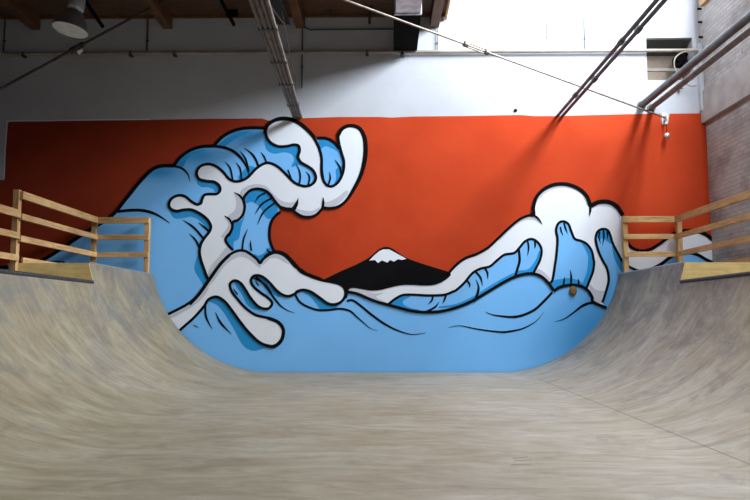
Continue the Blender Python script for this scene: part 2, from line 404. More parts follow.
mpart('deep_blue_shading', 'deep_blue_paint', [
  Q1([(235,115),(238,150),(262,168),(300,170),(335,182),(345,200),(370,190),(374,160),(340,136),(290,130)]),
  Q1([(238,268),(262,240),(272,236),(268,268),(245,280)]),
  Q1([(66,300),(72,338),(100,365),(150,362),(200,355),(250,378),(285,415),(305,440),(320,410),(296,368),(250,333),(200,310),(150,310),(100,318)]),
  Q1([(490,110),(515,75),(555,38),(590,45),(605,60),(560,105),(515,132)]),
  Q3([(60,150),(38,190),(32,250),(60,300),(90,350),(105,340),(112,300),(90,240),(70,190)]),
  B5([(132,125),(124,160),(135,198),(170,218),(225,212),(262,222),(272,250),(258,285),(295,275),(330,285),(296,240),(300,205),(292,178),(240,180),(190,182),(150,160)]),
  B5([(480,300),(500,285),(520,270),(515,310),(495,355),(470,375),(482,340)]),
  B5([(395,150),(430,148),(470,168),(492,190),(500,215),(470,195),(430,180),(402,195)]),
  Q2([(150,185),(165,207),(205,200),(250,230),(285,290),(315,305),(345,290),(362,255),(345,215),(315,160),(280,133),(240,118),(190,128)]),
  Q2([(85,330),(130,318),(155,290),(135,345),(128,385),(118,430),(88,450),(85,490),(70,500),(40,450),(50,400),(75,360)]),
  Q3([(400,150),(430,160),(470,140),(490,110),(515,130),(470,165),(440,200),(415,180)]),
  A5([(330,275),(370,232),(420,208),(480,200),(420,222),(385,250),(365,285)]),
  A5([(540,178),(580,145),(640,118),(700,108),(650,135),(600,165),(570,186)]),
  D5([(240,152),(285,133),(330,160),(400,255),(460,325),(530,378),(490,400),(450,398),(410,365),(370,290),(320,210),(285,172)]),
  D5([(375,55),(405,66),(440,120),(475,172),(520,192),(480,198),(440,175),(410,120),(385,85)]),
  D5([(480,28),(520,48),(560,95),(605,128),(585,132),(545,100),(505,62),(478,50)]),
  Q4([(200,320),(250,350),(290,395),(315,430),(350,442),(400,432),(425,408),(360,398),(310,362),(255,325)]),
  Q4([(0,285),(30,315),(55,345),(30,345),(0,320)]),
], n=4)
out_w = 3.0
mpart('water_line_work', 'black_paint', [], [
  (bodytop, out_w+.4), (lobe2, out_w), (lobe3, out_w),
  (A5([(300,278),(325,282),(360,292),(390,320),(402,360)]), 2.0, 'e'),
  (A5([(500,180),(560,186),(610,203),(655,240),(685,290),(697,340)]), 2.6, 'e'),
  (A5([(670,190),(705,215),(728,245),(742,280)]), 2.0, 's'),
  (A5([(575,258),(602,292),(614,350)]), 1.6, 's'), (A5([(630,263),(652,295),(658,350)]), 1.6, 's'),
  (B5([(0,205),(28,245),(46,310)]), 1.8, 's'), (B5([(105,210),(122,235),(133,262)]), 1.5, 's'),
  (B5([(278,268),(296,300),(302,340),(294,378)]), 1.6, 's'), (B5([(330,308),(348,335),(342,375)]), 1.6, 's'), (B5([(240,300),(250,325),(262,350)]), 1.4, 'e'),
  (B5([(385,142),(430,143),(468,162),(498,195)]), 3.0),
  (B5([(447,310),(452,342),(440,380)]), 1.6, 's'), (B5([(475,250),(498,285),(508,330)]), 1.8, 's'),
  (Q2([(380,262),(350,285),(322,325),(310,380),(313,440),(335,500)])+[(278,253)], 2.6),
  (Q2([(285,145),(245,165),(218,205)]), 1.6, 'e'), (Q2([(322,178),(262,215),(220,278)]), 1.8, 'e'), (Q2([(342,208),(275,262),(234,345)]), 1.8, 'e'),
  (Q2([(175,368),(150,430),(140,500)]), 1.6, 's'), (Q3([(380,65),(380,95),(385,130)]), 1.5, 's'), (Q3([(480,115),(488,130),(505,140)]), 1.4, 's'),
  (C5([(-60,108),(0,102),(60,102),(115,115),(160,138),(202,167)]), 2.6, 'e'),
  (C5([(265,150),(320,188),(370,245)]), 2.0, 's'), (C5([(343,163),(375,188),(402,215)]), 1.8, 's'), (C5([(297,218),(330,252),(352,300)]), 1.8, 's'),
  (D5([(228,170),(232,235),(264,298)]), 1.8, 'e'), (D5([(278,210),(305,265),(360,322)]), 2.0, 'se'),
  (D5([(368,92),(378,108),(390,122)]), 1.2, 's'), (D5([(478,52),(485,66),(495,78)]), 1.2, 's'),
  ([(256,277),(263,283),(270,292),(275,299),(281,306),(288,310.5),(295,312.8)], 1.8, 'e'),
  ([(347,301),(352.8,300.4),(361,306),(372,315),(384.8,324),(397.6,330.4),(412,334.4),(426,332.8)], 2.0, 'e'),
  ([(295.6,295),(299.6,301.6),(307,306.4),(318,310),(329,310),(340,308.8),(350,311),(357,317),(364,323),(370,328),(377.6,330.6)], 1.9, 'e'),
  ([(448,327.7),(460,325.7),(476.7,329),(500,332),(512,331),(524,328),(536,321),(544,311.6)], 1.7, 'se'),
  ([(485,311.7),(492,314.6),(500,316),(512,317),(522,315.4),(534,310),(543,302),(552,292.5)], 2.2, 's'),
  ([(555,321.6),(564,319),(574,312),(582,306),(590,303),(598,303.6),(607,308),(616,312)], 2.2, 's'),
  ([(193,325),(196,326),(199,328)], .9, 'se'),
  ([(48,262),(58,261.4),(64,262),(65,266)], .9),
], n=5)
# curling foam of the big wave
f1 = Q3([(120,312),(106,290),(90,245),(71,190),(62,140),(70,90),(93,50),(125,8)])+Q1([(319,410),(295,370),(250,335),(200,312),(150,312),(105,320),(68,305),(58,275),(78,240),(120,222),(160,230),(195,258),(230,278),(257,272),(265,248),(280,220),(312,214),(355,213),(377,192),(372,162),(340,138),(290,132),(245,118),(231,80),(253,42),(300,27),(350,40),(395,75),(430,117),(468,135),(512,130),(552,108),(600,58),(645,27),(685,20)]) \
  +B5([(190,285),(230,322),(270,362),(310,380),(345,380),(372,362),(380,335),(365,302),(335,280),(305,262),(291,235),(299,205),(293,180),(268,175),(235,182),(190,182),(150,160),(130,120),(140,80),(180,54),(230,48),(280,62),(330,98),(370,142),(395,190),(408,240),(408,300),(414,342),(432,375),(462,382),(495,357),(516,310),(520,260),(508,215),(495,165),(493,125),(512,95),(550,82),(595,95),(619,140),(624,200),(618,260),(600,330),(565,400),(530,455),(490,484),(450,492),(418,490)]) \
  +Q2([(632,252),(604,280),(562,295),(512,290),(472,266),(450,246),(410,242),(376,230),(346,197),(316,156),(284,130),(240,119),(195,127),(165,153),(148,185)])+Q1([(531,290),(521,340),(492,374),(458,389),(452,430),(432,470)])+Q3([(244,27),(224,60),(240,95),(272,128)])
f1_in = f1+Q3([(230,220),(165,290)])
cf = mpart('curling_foam', 'foam_paint', [f1_in], n=6)
mpart('foam_shading', 'grey_foam_paint', [
  Q2([(128,140),(165,105),(228,90),(288,102),(330,145),(380,190),(430,205),(478,200),(440,240),(378,228),(316,152),(240,116),(165,150),(148,178)]),
  Q2([(462,232),(500,248),(570,258),(625,235),(605,272),(562,290),(512,286),(474,262)]),
  Q2([(648,205),(690,195),(735,172),(790,130),(800,150),(750,205),(700,232),(652,236)]),
  Q1([(465,208),(480,250),(472,310),(430,352),(460,384),(508,350),(528,290),(520,240)]),
  Q1([(405,352),(430,400),(412,440),(385,480),(425,482),(452,430),(438,376)]),
  Q3([(118,300),(128,235),(178,172),(238,100),(262,128),(230,170),(180,230)]),
], n=7, under=cf)
mpart('curling_foam_outline', 'black_paint', [], [(f1, 2.5), (B5([(370,140),(395,190),(408,240),(409,300),(415,345)]), 2.6),
  (B5([(490,130),(512,95),(550,80),(597,93),(624,140),(630,200),(624,260),(604,333),(569,403),(533,457),(495,488),(460,494)]), 3.4, 'e'),
  (B5([(126,120),(138,78),(180,50),(230,43),(283,58),(333,94),(374,140)]), 3.2),
  (B5([(270,505),(285,475),(292,440)]), 2.0, 'e'), (Q2([(640,245),(646,210),(645,172)]), 2.4, 'e'), (Q2([(452,246),(474,218),(489,182)]), 2.4, 'e'),
  (Q2([(384,236),(420,246),(455,250)]), 3.0),
  (Q1([(463,203),(500,224),(527,260)]), 2.0, 's'), (Q1([(403,349),(434,370),(452,402)]), 2.0, 's')], n=8)
# rising foam of the small wave at the right
arc1 = [(387,304.5),(400,308),(412,311),(425,312.2),(440,311.4),(456,307.6),(472,301),(488,291.6),(504,282),(517,276),(530,273.6),(540,276),(548,283),(553.6,291)]
arc2 = [(553.6,291),(560,287),(570,285),(580,286),(587,290),(591.6,297),(593,302),(606,308)]
f3top = Q7([(50,176),(80,167),(130,173),(190,183),(250,180),(310,165),(380,150),(450,148),(520,152),(580,149),(630,132),(680,97)])+Q8([(60,263),(110,210),(160,176),(230,150),(300,110),(360,55)])+G5([(50,285),(98,247),(140,229),(168,226),(167,180),(185,133),(225,96),(280,76),(340,78),(395,102),(430,137),(450,183),(490,166),(540,166),(580,190),(606,228)])
f4top = [(622,219),(624,234),(629,245.6),(635,249.6),(643,251),(651,249),(659,244),(666,239),(673,234),(681,231.5),(689,230.8),(697,231.5),(705,234.4),(713,240)]
f3bot = Q7([(50,194),(110,212),(180,242),(240,264)])+arc1+arc2[1:]
f3 = {'p': cat(f3top, False, 5)+cat(f4top, False, 5)+[(XE,243),(XE,268)]+[(700,262),(690,258),(672,262),(655,270),(645,271.5),(636,270.5),(630,284),(618,310),(606,308)]+cat(f3bot, False, 5)[::-1]}
rf = mpart('rising_foam', 'foam_paint', [f3], n=7)
mpart('rising_foam_shading', 'grey_foam_paint', [
  G5([(172,215),(176,180),(196,145),(235,112),(290,92),(350,95),(405,122),(435,180),(446,176),(425,132),(380,96),(310,80),(240,92),(190,132),(170,180)]),
  G5([(460,185),(500,182),(550,188),(588,225),(600,330),(612,420),(608,240),(578,196),(530,170),(490,170)]),
  G5([(0,350),(60,292),(110,258),(165,250),(205,270),(165,232),(135,232),(100,248),(50,288),(0,338)]),
  Q7([(55,182),(130,192),(215,208),(272,205),(225,230),(290,266),(240,256),(110,208)]),
  Q8([(110,222),(165,185),(235,160),(305,122),(300,114),(230,152),(160,179)]),
  H5([(178,42),(215,58),(248,92),(240,112),(200,85),(165,65)]),
  H5([(440,118),(480,150),(524,160),(510,208),(466,208),(455,165)]),
], n=8, under=rf)
b1top = Q7([(303,276),(345,243),(392,220),(450,217),(550,222),(650,218),(705,198)])+Q8([(102,375),(150,332),(200,272),(250,243),(310,228),(350,195),(400,156),(460,145),(490,118),(530,72),(575,58),(615,85),(633,130),(622,190),(592,250),(580,274)])
blue1 = {'p': cat(b1top, False, 5)+cat(arc1[:11], False, 5)[::-1]}
fing2 = H5([(250,115),(262,95),(274,20)])+G5([(280,430),(286,350),(279,302),(290,268),(315,258),(340,272),(356,312),(372,345),(402,355),(432,371),(456,405),(466,450)])+H5([(468,20),(462,60),(446,102),(430,142)])
blue2 = {'p': cat(fing2, False, 5)+[(580,286),(570,285),(560,287),(553.6,291)]}
fing3 = H5([(510,212),(527,160),(541,100),(533,45)])+Q5([(262,375),(238,322),(222,262),(222,225),(236,195),(265,182),(295,190),(311,222),(326,270),(352,322),(392,392)])+[(629,267),(637,270.5),(646,272)]
blue3 = {'p': cat(fing3, False, 5)+[(634,290),(618,312),(606,308)]}
hump = [(640,273),(653.6,268),(661.6,263.4),(668,258.6),(674,255.6),(686,252.6),(697,255),(706,260),(715,264)]
mpart('blue_hollows', 'blue_paint', [blue1, blue2, blue3, {'p': cat(hump, False, 5)+[(XE,278),(640,278)]}], n=9)
mpart('hollow_shading', 'deep_blue_paint', [
  Q7([(310,273),(350,245),(400,225),(440,228),(400,250),(395,275),(440,300),(500,312),(450,316),(380,298)]),
  Q8([(0,478),(100,462),(200,418),(300,356),(400,298),(465,268),(468,290),(400,320),(300,378),(200,438),(100,478),(0,488)]),
  Q8([(490,255),(550,245),(595,190),(618,130),(625,150),(618,190),(588,248),(570,268),(485,276)]),
  G5([(402,357),(432,373),(455,405),(465,450)])+H5([(466,10),(462,58),(446,100),(428,138),(412,118),(432,60),(438,0)])+G5([(438,430),(422,392)]),
  H5([(256,108),(300,96),(350,92),(400,108),(420,135),(350,126),(300,132),(266,150)]),
  Q5([(228,225),(240,195),(268,186),(292,196),(306,225),(322,275),(300,265),(280,250),(262,240),(245,250)]),
  Q5([(322,275),(350,325),(388,392),(400,470),(370,430),(335,360)]),
], n=10)
mpart('rising_foam_outline', 'black_paint', [], [
  (f3top, 2.3), (f4top, 2.6), (G5([(166,226),(167,180),(184,132),(224,93),(280,72),(342,74),(398,98),(434,134),(452,183)]), 3.0),
  (G5([(452,180),(490,162),(540,160),(584,184),(612,228)]), 3.6), (Q6([(330,92),(380,72),(430,68),(482,72),(532,92),(580,128)]), 3.4),
  (Q7([(48,176),(46,185),(48,198),(110,212),(180,242),(240,264)])+arc1, 2.6), (arc2, 2.6), (b1top, 2.2), (fing2, 2.2), (fing3, 2.2), (hump, 2.8),
  (G5([(150,218),(185,240),(210,272)]), 2.0, 'e'), (G5([(450,180),(449,205),(445,232)]), 2.0, 'e'),
  (Q8([(490,120),(496,190),(480,250),(465,300)]), 2.2), (Q8([(546,72),(552,112),(545,162)]), 1.6, 'e'), (Q8([(590,72),(593,95),(590,118)]), 1.6, 'e'),
  (Q8([(165,315),(182,335),(185,362)]), 1.8, 'e'), (Q8([(218,258),(252,298),(264,348)]), 1.8, 'e'), (Q8([(278,238),(295,268),(297,308)]), 1.8, 'e'),
  (Q8([(222,308),(240,360),(226,420),(210,450)]), 2.2, 's'), (Q8([(40,400),(30,425),(20,450)]), 1.6, 'e'),
  (Q7([(580,228),(572,255),(550,276)]), 1.6, 'e'), (Q7([(662,222),(652,250),(640,274)]), 1.6, 'e'), (Q7([(618,262),(592,296),(540,322)]), 1.8, 's'),
  (G5([(300,285),(304,305),(314,330)]), 1.4, 'e'), (G5([(318,265),(325,290),(336,318)]), 1.6, 'e'), (H5([(350,50),(354,88),(352,128)]), 1.8, 's'),
  (H5([(322,84),(318,105),(314,134)]), 1.6, 's'), (H5([(388,94),(391,110),(390,132)]), 1.6, 's'),
  (Q5([(245,200),(240,235),(252,275)]), 1.5, 'e'), (Q5([(268,190),(271,230),(262,285)]), 1.6, 'e'), (Q5([(290,196),(294,220),(292,248)]), 1.4, 'e'),
], n=11)
# spreading foam at the foot of the big wave
f2 = [(150,323),(169,314),(188,304)]+Q3([(60,400),(110,330),(155,265),(200,205),(250,156),(300,131),(345,132),(385,155),(420,183),(440,207),(460,182),(500,152),(540,142),(585,156),(620,186),(660,230)])+Q4([(200,190),(250,226),(320,250),(380,262),(430,274),(460,294),(473,327),(465,362),(440,390),(400,403),(360,395),(310,360),(260,326),(212,312),(170,322)]) \
  +Q3([(660,397),(620,413),(580,405),(540,375),(500,330),(460,296),(425,284),(395,291),(383,320),(400,355),(440,390),(490,425)])+D5([(562,165),(550,188),(525,194),(490,180),(455,140),(430,100),(405,66),(375,53),(352,70),(360,107),(390,147),(430,191),(480,225),(540,240),(590,262),(616,300),(606,350),(570,379),(530,375),(490,354),(440,305),(400,255),(360,200),(325,157),(285,134),(245,147),(222,182),(170,240),(105,298)])+[(160,350),(150,345)]
sf = mpart('spreading_foam', 'foam_paint', [f2], n=9)
mpart('spreading_foam_shading', 'grey_foam_paint', [
  Q3([(112,332),(160,266),(204,208),(252,160),(300,138),(345,138),(385,162),(440,215),(436,235),(380,188),(330,168),(280,180),(220,225),(150,320),(100,370),(60,405)]),
  Q3([(446,212),(466,186),(505,158),(542,148),(585,162),(615,190),(570,175),(535,168),(500,180),(465,215)]),
  Q4([(0,90),(40,92),(80,110),(120,150),(90,135),(50,115),(0,112)]),
  D5([(50,222),(140,178),(205,120),(235,85),(245,92),(215,140),(150,192),(60,240)]),
], n=10, under=sf)
mpart('spreading_foam_outline', 'black_paint', [], [(f2, 2.4, '', True),
  (Q3([(470,170),(500,150),(540,138),(588,150),(624,180),(664,225),(700,262)])+Q4([(250,222),(320,248)]), 3.2),
  (Q4([(430,272),(464,292),(478,327),(470,364)]), 3.0), (Q3([(0,465),(60,400),(110,330),(155,265),(200,205),(250,156)]), 3.0),
  (D5([(540,240),(592,261),(618,300),(608,352),(572,381),(530,377)]), 3.0),
  (Q3([(398,300),(440,320),(480,350),(510,395)]), 1.6)], n=11)
# rusty stain where a bolt pokes through, and anchor hole
bm = bmesh.new(); c = P(572.5, 291, W); lathe(bm, [(.0,.03),(.045,.028),(.075,.01),(.07,-.0),(.0,-.0)], Vector((c.x, lev(12), c.z)), 10, Matrix.Diagonal((1,1,1.25)).to_3x3() @ Matrix.Rotation(R(90),3,'X'))
tag(link('wall_anchor', bm, 'rust'), 'rusty wall anchor poking through the blue of the mural', 'anchor')
bm = bmesh.new(); c = P(515.5, 110.5, W); lathe(bm, [(0,.02),(.028,.02),(.035,0)], (c.x, W-.001, c.z), 12, Matrix.Rotation(R(90),3,'X'))
tag(link('wall_plug', bm, 'black_metal'), 'small black round plug in white wall above the mural', 'plug')
# ------------------------------------------------------------------ the ramp
AF, RR = 2.16, 2.30
HS, HE = 1.53, 1.833
YE0, YE1, YN = 10.37, W-.035, -1.5
def lipx(h): return AF+math.sqrt(RR*RR-(RR-h)**2)
XS, XE_ = lipx(HS), lipx(HE)
def skin(bm, side, h, y0, y1, n=40, t0=0.0, ny=1):
    uvl = bm.loops.layers.uv.verify(); a1 = math.acos((RR-h)/RR); rows = []
    for i in range(n+1):
        a = t0+(a1-t0)*i/n; x = side*(AF+RR*math.sin(a)); zz = RR-RR*math.cos(a); u = side*(AF+RR*a)
        rows.append((x, zz, u))
    for i in range(n):
        (xa, za_, ua), (xb, zb, ub) = rows[i], rows[i+1]
        f = bm.faces.new([bm.verts.new(p) for p in ((xa,y0,za_),(xb,y0,zb),(xb,y1,zb),(xa,y1,za_))])
        for l, uv in zip(f.loops, ((ua,y0),(ub,y0),(ub,y1),(ua,y1))): l[uvl].uv = uv
def finish_skin(name, bm, parent):
    for f in bm.faces:
        f.normal_update()
        c = f.calc_center_median(); inward = Vector((-c.x, 0, RR-c.z)) if abs(c.x) > AF else Vector((0, 0, 1))
        if f.normal.dot(inward) < 0: f.normal_flip()
    bmesh.ops.remove_doubles(bm, verts=bm.verts[:], dist=1e-4)
    o = link(name, bm, 'worn_ramp_ply', parent, 'flat2d')
    for p in o.data.polygons: p.use_smooth = True
    s = o.modifiers.new('thickness', 'SOLIDIFY'); s.thickness = .018; s.offset = -1; s.use_rim = False
    return o
halfpipe = thing('skate_ramp', (0, 6, -.14), 'wide wooden halfpipe skate ramp with scuffed plywood surface', 'skate ramp')
def orient_up(bm):
    bmesh.ops.remove_doubles(bm, verts=bm.verts[:], dist=1e-4)
bm = bmesh.new(); uvl = bm.loops.layers.uv.verify()
for ya, yb in ((YN, YE0), (YE0, YE1)):
    f = bm.faces.new([bm.verts.new(p) for p in ((-AF,ya,0),(AF,ya,0),(AF,yb,0),(-AF,yb,0))])
    for l, uv in zip(f.loops, ((-AF,ya),(AF,ya),(AF,yb),(-AF,yb))): l[uvl].uv = uv
for side in (-1, 1):
    skin(bm, side, HS, YN, YE0); skin(bm, side, HE, YE0, YE1)
finish_skin('riding_surface', bm, halfpipe)
for side in (-1, 1):
    # ply thickness at the near end of the raised section
    s = side
    bm = bmesh.new(); tube(bm, [(s*(XS+.012), YN, HS+.012), (s*(XS+.012), YE0-.06, HS+.012)], .030, 14)
    link('coping', bm, 'worn_coping_steel', halfpipe, True)
    bm = bmesh.new(); tube(bm, [(s*(XE_+.008), YE0+.002, HE+.004), (s*(XE_+.008), YE1, HE+.004)], .014, 12)
    link('extension_edge', bm, 'bright_steel_edge', halfpipe, True)
    def sb(bm, xa, xb, *r, **k): box(bm, min(s*xa, s*xb), max(s*xa, s*xb), *r, **k)
    bm = bmesh.new(); sb(bm, XS+.03, 5.66, YN, YE0-.02, HS-.03, HS+.012); link('deck', bm, 'deck_plywood', halfpipe)
    bm = bmesh.new(); sb(bm, XE_+.02, 5.66, YE0+.02, YE1, HE-.03, HE); link('extension_deck', bm, 'deck_plywood', halfpipe)
    # near face of the raised section, cut to the transition at its inner edge
    bm = bmesh.new(); prof = []
    a1 = math.acos((RR-HE)/RR); a0 = math.acos((RR-HS)/RR)
    for i in range(7):
        a = a0-.01+(a1-a0+.01)*i/6; prof.append((AF+RR*math.sin(a)+.004, RR-RR*math.cos(a)))
    prof += [(5.60, HE), (5.60, HS-.05)]
    fr = [bm.verts.new((s*x, YE0-.016, zz)) for x, zz in prof]; bk = [bm.verts.new((s*x, YE0+.0, zz)) for x, zz in prof]
    bm.faces.new(fr); bm.faces.new(bk[::-1])
    for i in range(len(prof)): bm.faces.new((fr[i], fr[i-1], bk[i-1], bk[i]))
    link('riser_panel', bm, 'yellow_plywood', halfpipe)
    bm = bmesh.new(); sb(bm, 5.60, 5.64, YN, YE0, -.14, HS-.03); sb(bm, 5.60, 5.64, YE0, YE1, -.14, HE-.03); link('back_panel', bm, 'deck_plywood', halfpipe)
bm = bmesh.new(); box(bm, -AF-.3, AF+.3, YN, YE1, -.14, -.02); link('base_frame', bm, 'deck_plywood', halfpipe)
# three short parallel scratches
for (a, b_) in (((513,458.5),(528,457)), ((514,461),(531,460)), ((511,464.5),(531,464.2))):
    q = []
    for p in (a, b_):
        d = P(p[0], p[1], 5)-CAM; t_ = -CAM.z/d.z; q.append(CAM+d*t_)
    bm = bmesh.new(); bar(bm, q[0], q[1], .006, .0016, bevel=0)
    link('scratch_mark', bm, 'rubber_mark', halfpipe)
# ------------------------------------------------------------------ fences
FX = 5.47; FY = 13.12; PW = .088
def rail_z(h): return (2.85-1.833+h, 2.526-1.833+h, 2.195-1.833+h)
def fence(side, label_run, label_end):
    s = side; g = 'timber guard fences on the ramp decks'
    t = thing('timber_fence', (s*FX, 11.8, HE), label_run, 'fence', g)
    yn = YE0-.065
    zs = rail_z(HE)
    posts = [(s*(FX+.045), FY), (s*(FX+.045), yn)]
    for x, y in posts:
        bm = bmesh.new(); box(bm, x-PW/2, x+PW/2, y-PW/2, y+PW/2, HE if y > 11 else HS+.012, 2.93, .004); link('post', bm, 'fence_timber_z', t)
    for i, zc in enumerate(zs):
        h = .058 if i == 0 else .046
        bm = bmesh.new(); box(bm, s*FX-.055-(0 if s>0 else -.055), s*FX-.001+(0 if s>0 else .056) if s<0 else s*FX-.001, yn-.02, FY+.0, zc-h, zc+h, .004)
        link('rail', bm, 'fence_timber_y', t)
    bm = bmesh.new(); x = s*(FX-.02); box(bm, x-.018, x+.018, YE0+.03, FY-.1, HE, HE+.09, .003); link('toe_board', bm, 'fence_timber_y', t)
    t2 = thing('timber_fence', (s*4.95, FY, HE), label_end, 'fence', g)
    xi = XE_+.09
    x = s*xi; bm = bmesh.new(); box(bm, x-PW/2, x+PW/2, FY-PW/2, FY+PW/2, HE, 2.90, .004); link('post', bm, 'fence_timber_z', t2)
    for i, zc in enumerate(zs):
        h = .058 if i == 0 else .046
        a, b_ = sorted((s*(xi-.045), s*(FX-.06)))
        bm = bmesh.new(); box(bm, a, b_, FY-PW/2-.04, FY-PW/2, zc-h, zc+h, .004); link('rail', bm, 'fence_timber_x', t2)
fence(-1, 'left timber guard fence running away along the raised deck edge', 'short left timber fence end against the blue of the mural')
fence(1, 'right timber guard fence running along deck beside the brick wall', 'short right timber fence end against the foam and red of mural')
t = thing('timber_fence', (-FX, 9, HS), 'lower timber guard fence entering at the left edge of the photo', 'fence', 'timber guard fences on the ramp decks')
zs = rail_z(HS+.012)
for y in (7.9,):
    bm = bmesh.new(); x = -(FX+.045); box(bm, x-PW/2, x+PW/2, y-PW/2, y+PW/2, HS+.012, 2.62, .004); link('post', bm, 'fence_timber_z', t)
for i, zc in enumerate(zs):
    h = .058 if i == 0 else .046
    bm = bmesh.new(); box(bm, -FX+.001, -FX+.04, 7.84, YE0-.09, zc-h, zc+h, .004); link('rail', bm, 'fence_timber_y', t)
# ------------------------------------------------------------------ overhead things
bz0, bz1 = P(300, 28.5, W).z, CEIL
blabels = ['dark timber ceiling beam at the left edge above the lamp', 'timber ceiling beam meeting the wall right of the hanging lamp',
           'timber ceiling beam just right of the sloping conduit bundle', 'sunlit orange timber ceiling beam right of the square duct']
for px, lb in zip((36, 168, 300.5, 434.5), blabels):
    x = P(px, 28, W).x; bm = bmesh.new(); box(bm, x-.088, x+.088, 1.5, W, bz0, bz1, .006)
    tag(link('ceiling_beam', bm, 'old_beam_timber'), lb, 'beam', 'timber ceiling beams')
# edge board of the roof light
bm = bmesh.new(); box(bm, SX0-.03, SX0+.01, SY0, W-.02, CEIL-.12, CEIL+.2, .004); struct(link('trim_2', bm, 'fence_timber_y'))
bm = bmesh.new(); box(bm, XL, SX0-.03, W-.05, W, CEIL-.05, CEIL, .004); struct(link('trim_3', bm, 'old_beam_timber'))
# long pipe along the wall
pz = P(300, 52.5, W-.07).z
t = thing('wall_pipe', (0, W-.07, pz), 'long cream pipe running across the white wall above the mural', 'pipe')
bm = bmesh.new(); tube(bm, [(XL, W-.07, pz), (P(702,52,W).x, W-.07, pz)], .034, 14); link('pipe_run', bm, 'cream_pipe_paint', t, True)
for px in (24, 131, 175, 367, 402):
    bm = bmesh.new(); x = P(px, 52, W-.07).x; box(bm, x-.03, x+.03, W-.115, W, pz-.06, pz-.028, .004); box(bm, x-.012, x+.012, W-.12, W-.105, pz-.06, pz+.03)
    link('pipe_bracket', bm, 'dark_rod_steel', t)
# vertical conduits on the wall
def conduit(px, y0, y1, r, mat, label, off=.03):
    bm = bmesh.new(); a, b_ = P(px, y0, W-off), P(px, y1, W-off)
    tube(bm, [(a.x, W-off, min(a.z, CEIL-.06)), (a.x, W-off, b_.z)], r, 10)
    c = a.x
    for zz in (min(a.z, CEIL-.1)*.35+b_.z*.65,): box(bm, c-r*1.8, c+r*1.8, W-off, W, zz-.012, zz+.012)
    tag(link('conduit', bm, mat, None, True), label, 'conduit', 'vertical conduits on the white wall')
conduit(5.5, 12, 51, .014, 'dark_rod_steel', 'thin dark conduit down the wall at the far left corner')
conduit(148, 12, 51, .016, 'dark_rod_steel', 'thin dark conduit dropping to the pipe left of second beam')
conduit(302.5, 27, 88, .012, 'dark_rod_steel', 'thin dark conduit beside the bundle below the third beam')
conduit(437.6, 27, 51, .009, 'grey_pipe_paint', 'thin wire-like conduit below the orange beam end')
conduit(545, -40, 48, .005, 'dark_pipe_paint', 'hair-thin grey line down bright white wall, left one of two', .005)
conduit(582.5, -40, 50, .008, 'dark_pipe_paint', 'hair-thin grey conduit down bright white wall beside sloping twin pipes', .02)
# dark horizontal conduit
pts = [P(303.5,26,W-.03), P(306,28,W-.03), P(311,30,W-.03), P(318,29.6,W-.03), P(393,29,W-.03)]
bm = bmesh.new(); tube(bm, pts, .014, 8); tag(link('conduit', bm, 'dark_rod_steel', None, True), 'thin black conduit running level from third beam to duct', 'conduit')
# square duct
dx0, dx1 = P(393.5, 52, W-.11).x, P(417, 52, W-.11).x; dz = P(400, 53, W).z
t = thing('square_duct', ((dx0+dx1)/2, 12, dz), 'square duct, black against wall and galvanised nearer, under the ceiling', 'duct')
bm = bmesh.new(); box(bm, dx0, dx1, 11.55, W-.11, dz, dz+.42, .004); link('black_section', bm, 'black_metal', t)
bm = bmesh.new(); box(bm, dx0+.015, dx1-.015, 8.5, 11.55, dz+.012, dz+.42, .004)
link('galvanised_section', bm, 'galvanised_steel', t)
bm = bmesh.new(); box(bm, dx0-.008, dx1+.008, 11.53, 11.56, dz-.008, dz+.43, .003); link('joint_flange', bm, 'galvanised_steel', t)
for y in (9.2,):
    bm = bmesh.new()
    for x in (dx0-.01, dx1+.01): tube(bm, [(x, y, dz), (x, y, CEIL)], .008, 6)
    box(bm, dx0-.02, dx1+.02, y-.02, y+.02, dz-.014, dz+.001)
    link('hanger', bm, 'dark_rod_steel', t)
bm = bmesh.new(); c = P(402.5, 54, W-.12); box(bm, c.x-.035, c.x-.02, c.y-.03, c.y, c.z-.07, c.z+.01); box(bm, c.x+.02, c.x+.035, c.y-.03, c.y, c.z-.07, c.z+.01); box(bm, c.x-.035, c.x+.035, c.y-.03, c.y, c.z-.075, c.z-.055)
link('hook', bm, 'dark_rod_steel', t)
# conduit bundle: nearly level, running from the wall towards the viewer
a = P(297.5, 117, W); 
t = thing('conduit_bundle', a, 'bundle of brown conduits strapped together, slanting up from mural top', 'conduit bundle')
Yn = 7.4
lanes = [(293.9,250.5,'brown_conduit',.026), (296.5,256.3,'bundle_grey',.027), (299.0,261.8,'brown_conduit',.026), (301.3,267,'bundle_grey',.026)]
for i, (xa, xb, mt, r) in enumerate(lanes):
    p0 = P(xa, 117.5, W); p1 = P(xb, 0, Yn); p2 = p0+(p1-p0)*1.18
    bm = bmesh.new(); tube(bm, [p0, p1, p2], r, 10); link('conduit', bm, mt, t, True)
for f_ in (.18, .42, .62, .85):
    q0 = P(292.3,117.5,W).lerp(P(247.5,0,Yn), f_); q1 = P(302.7,117.5,W).lerp(P(269.5,0,Yn), f_)
    bm = bmesh.new(); bar(bm, q0, q1, .05, .062, bevel=.004); link('strap', bm, 'dark_rod_steel', t)
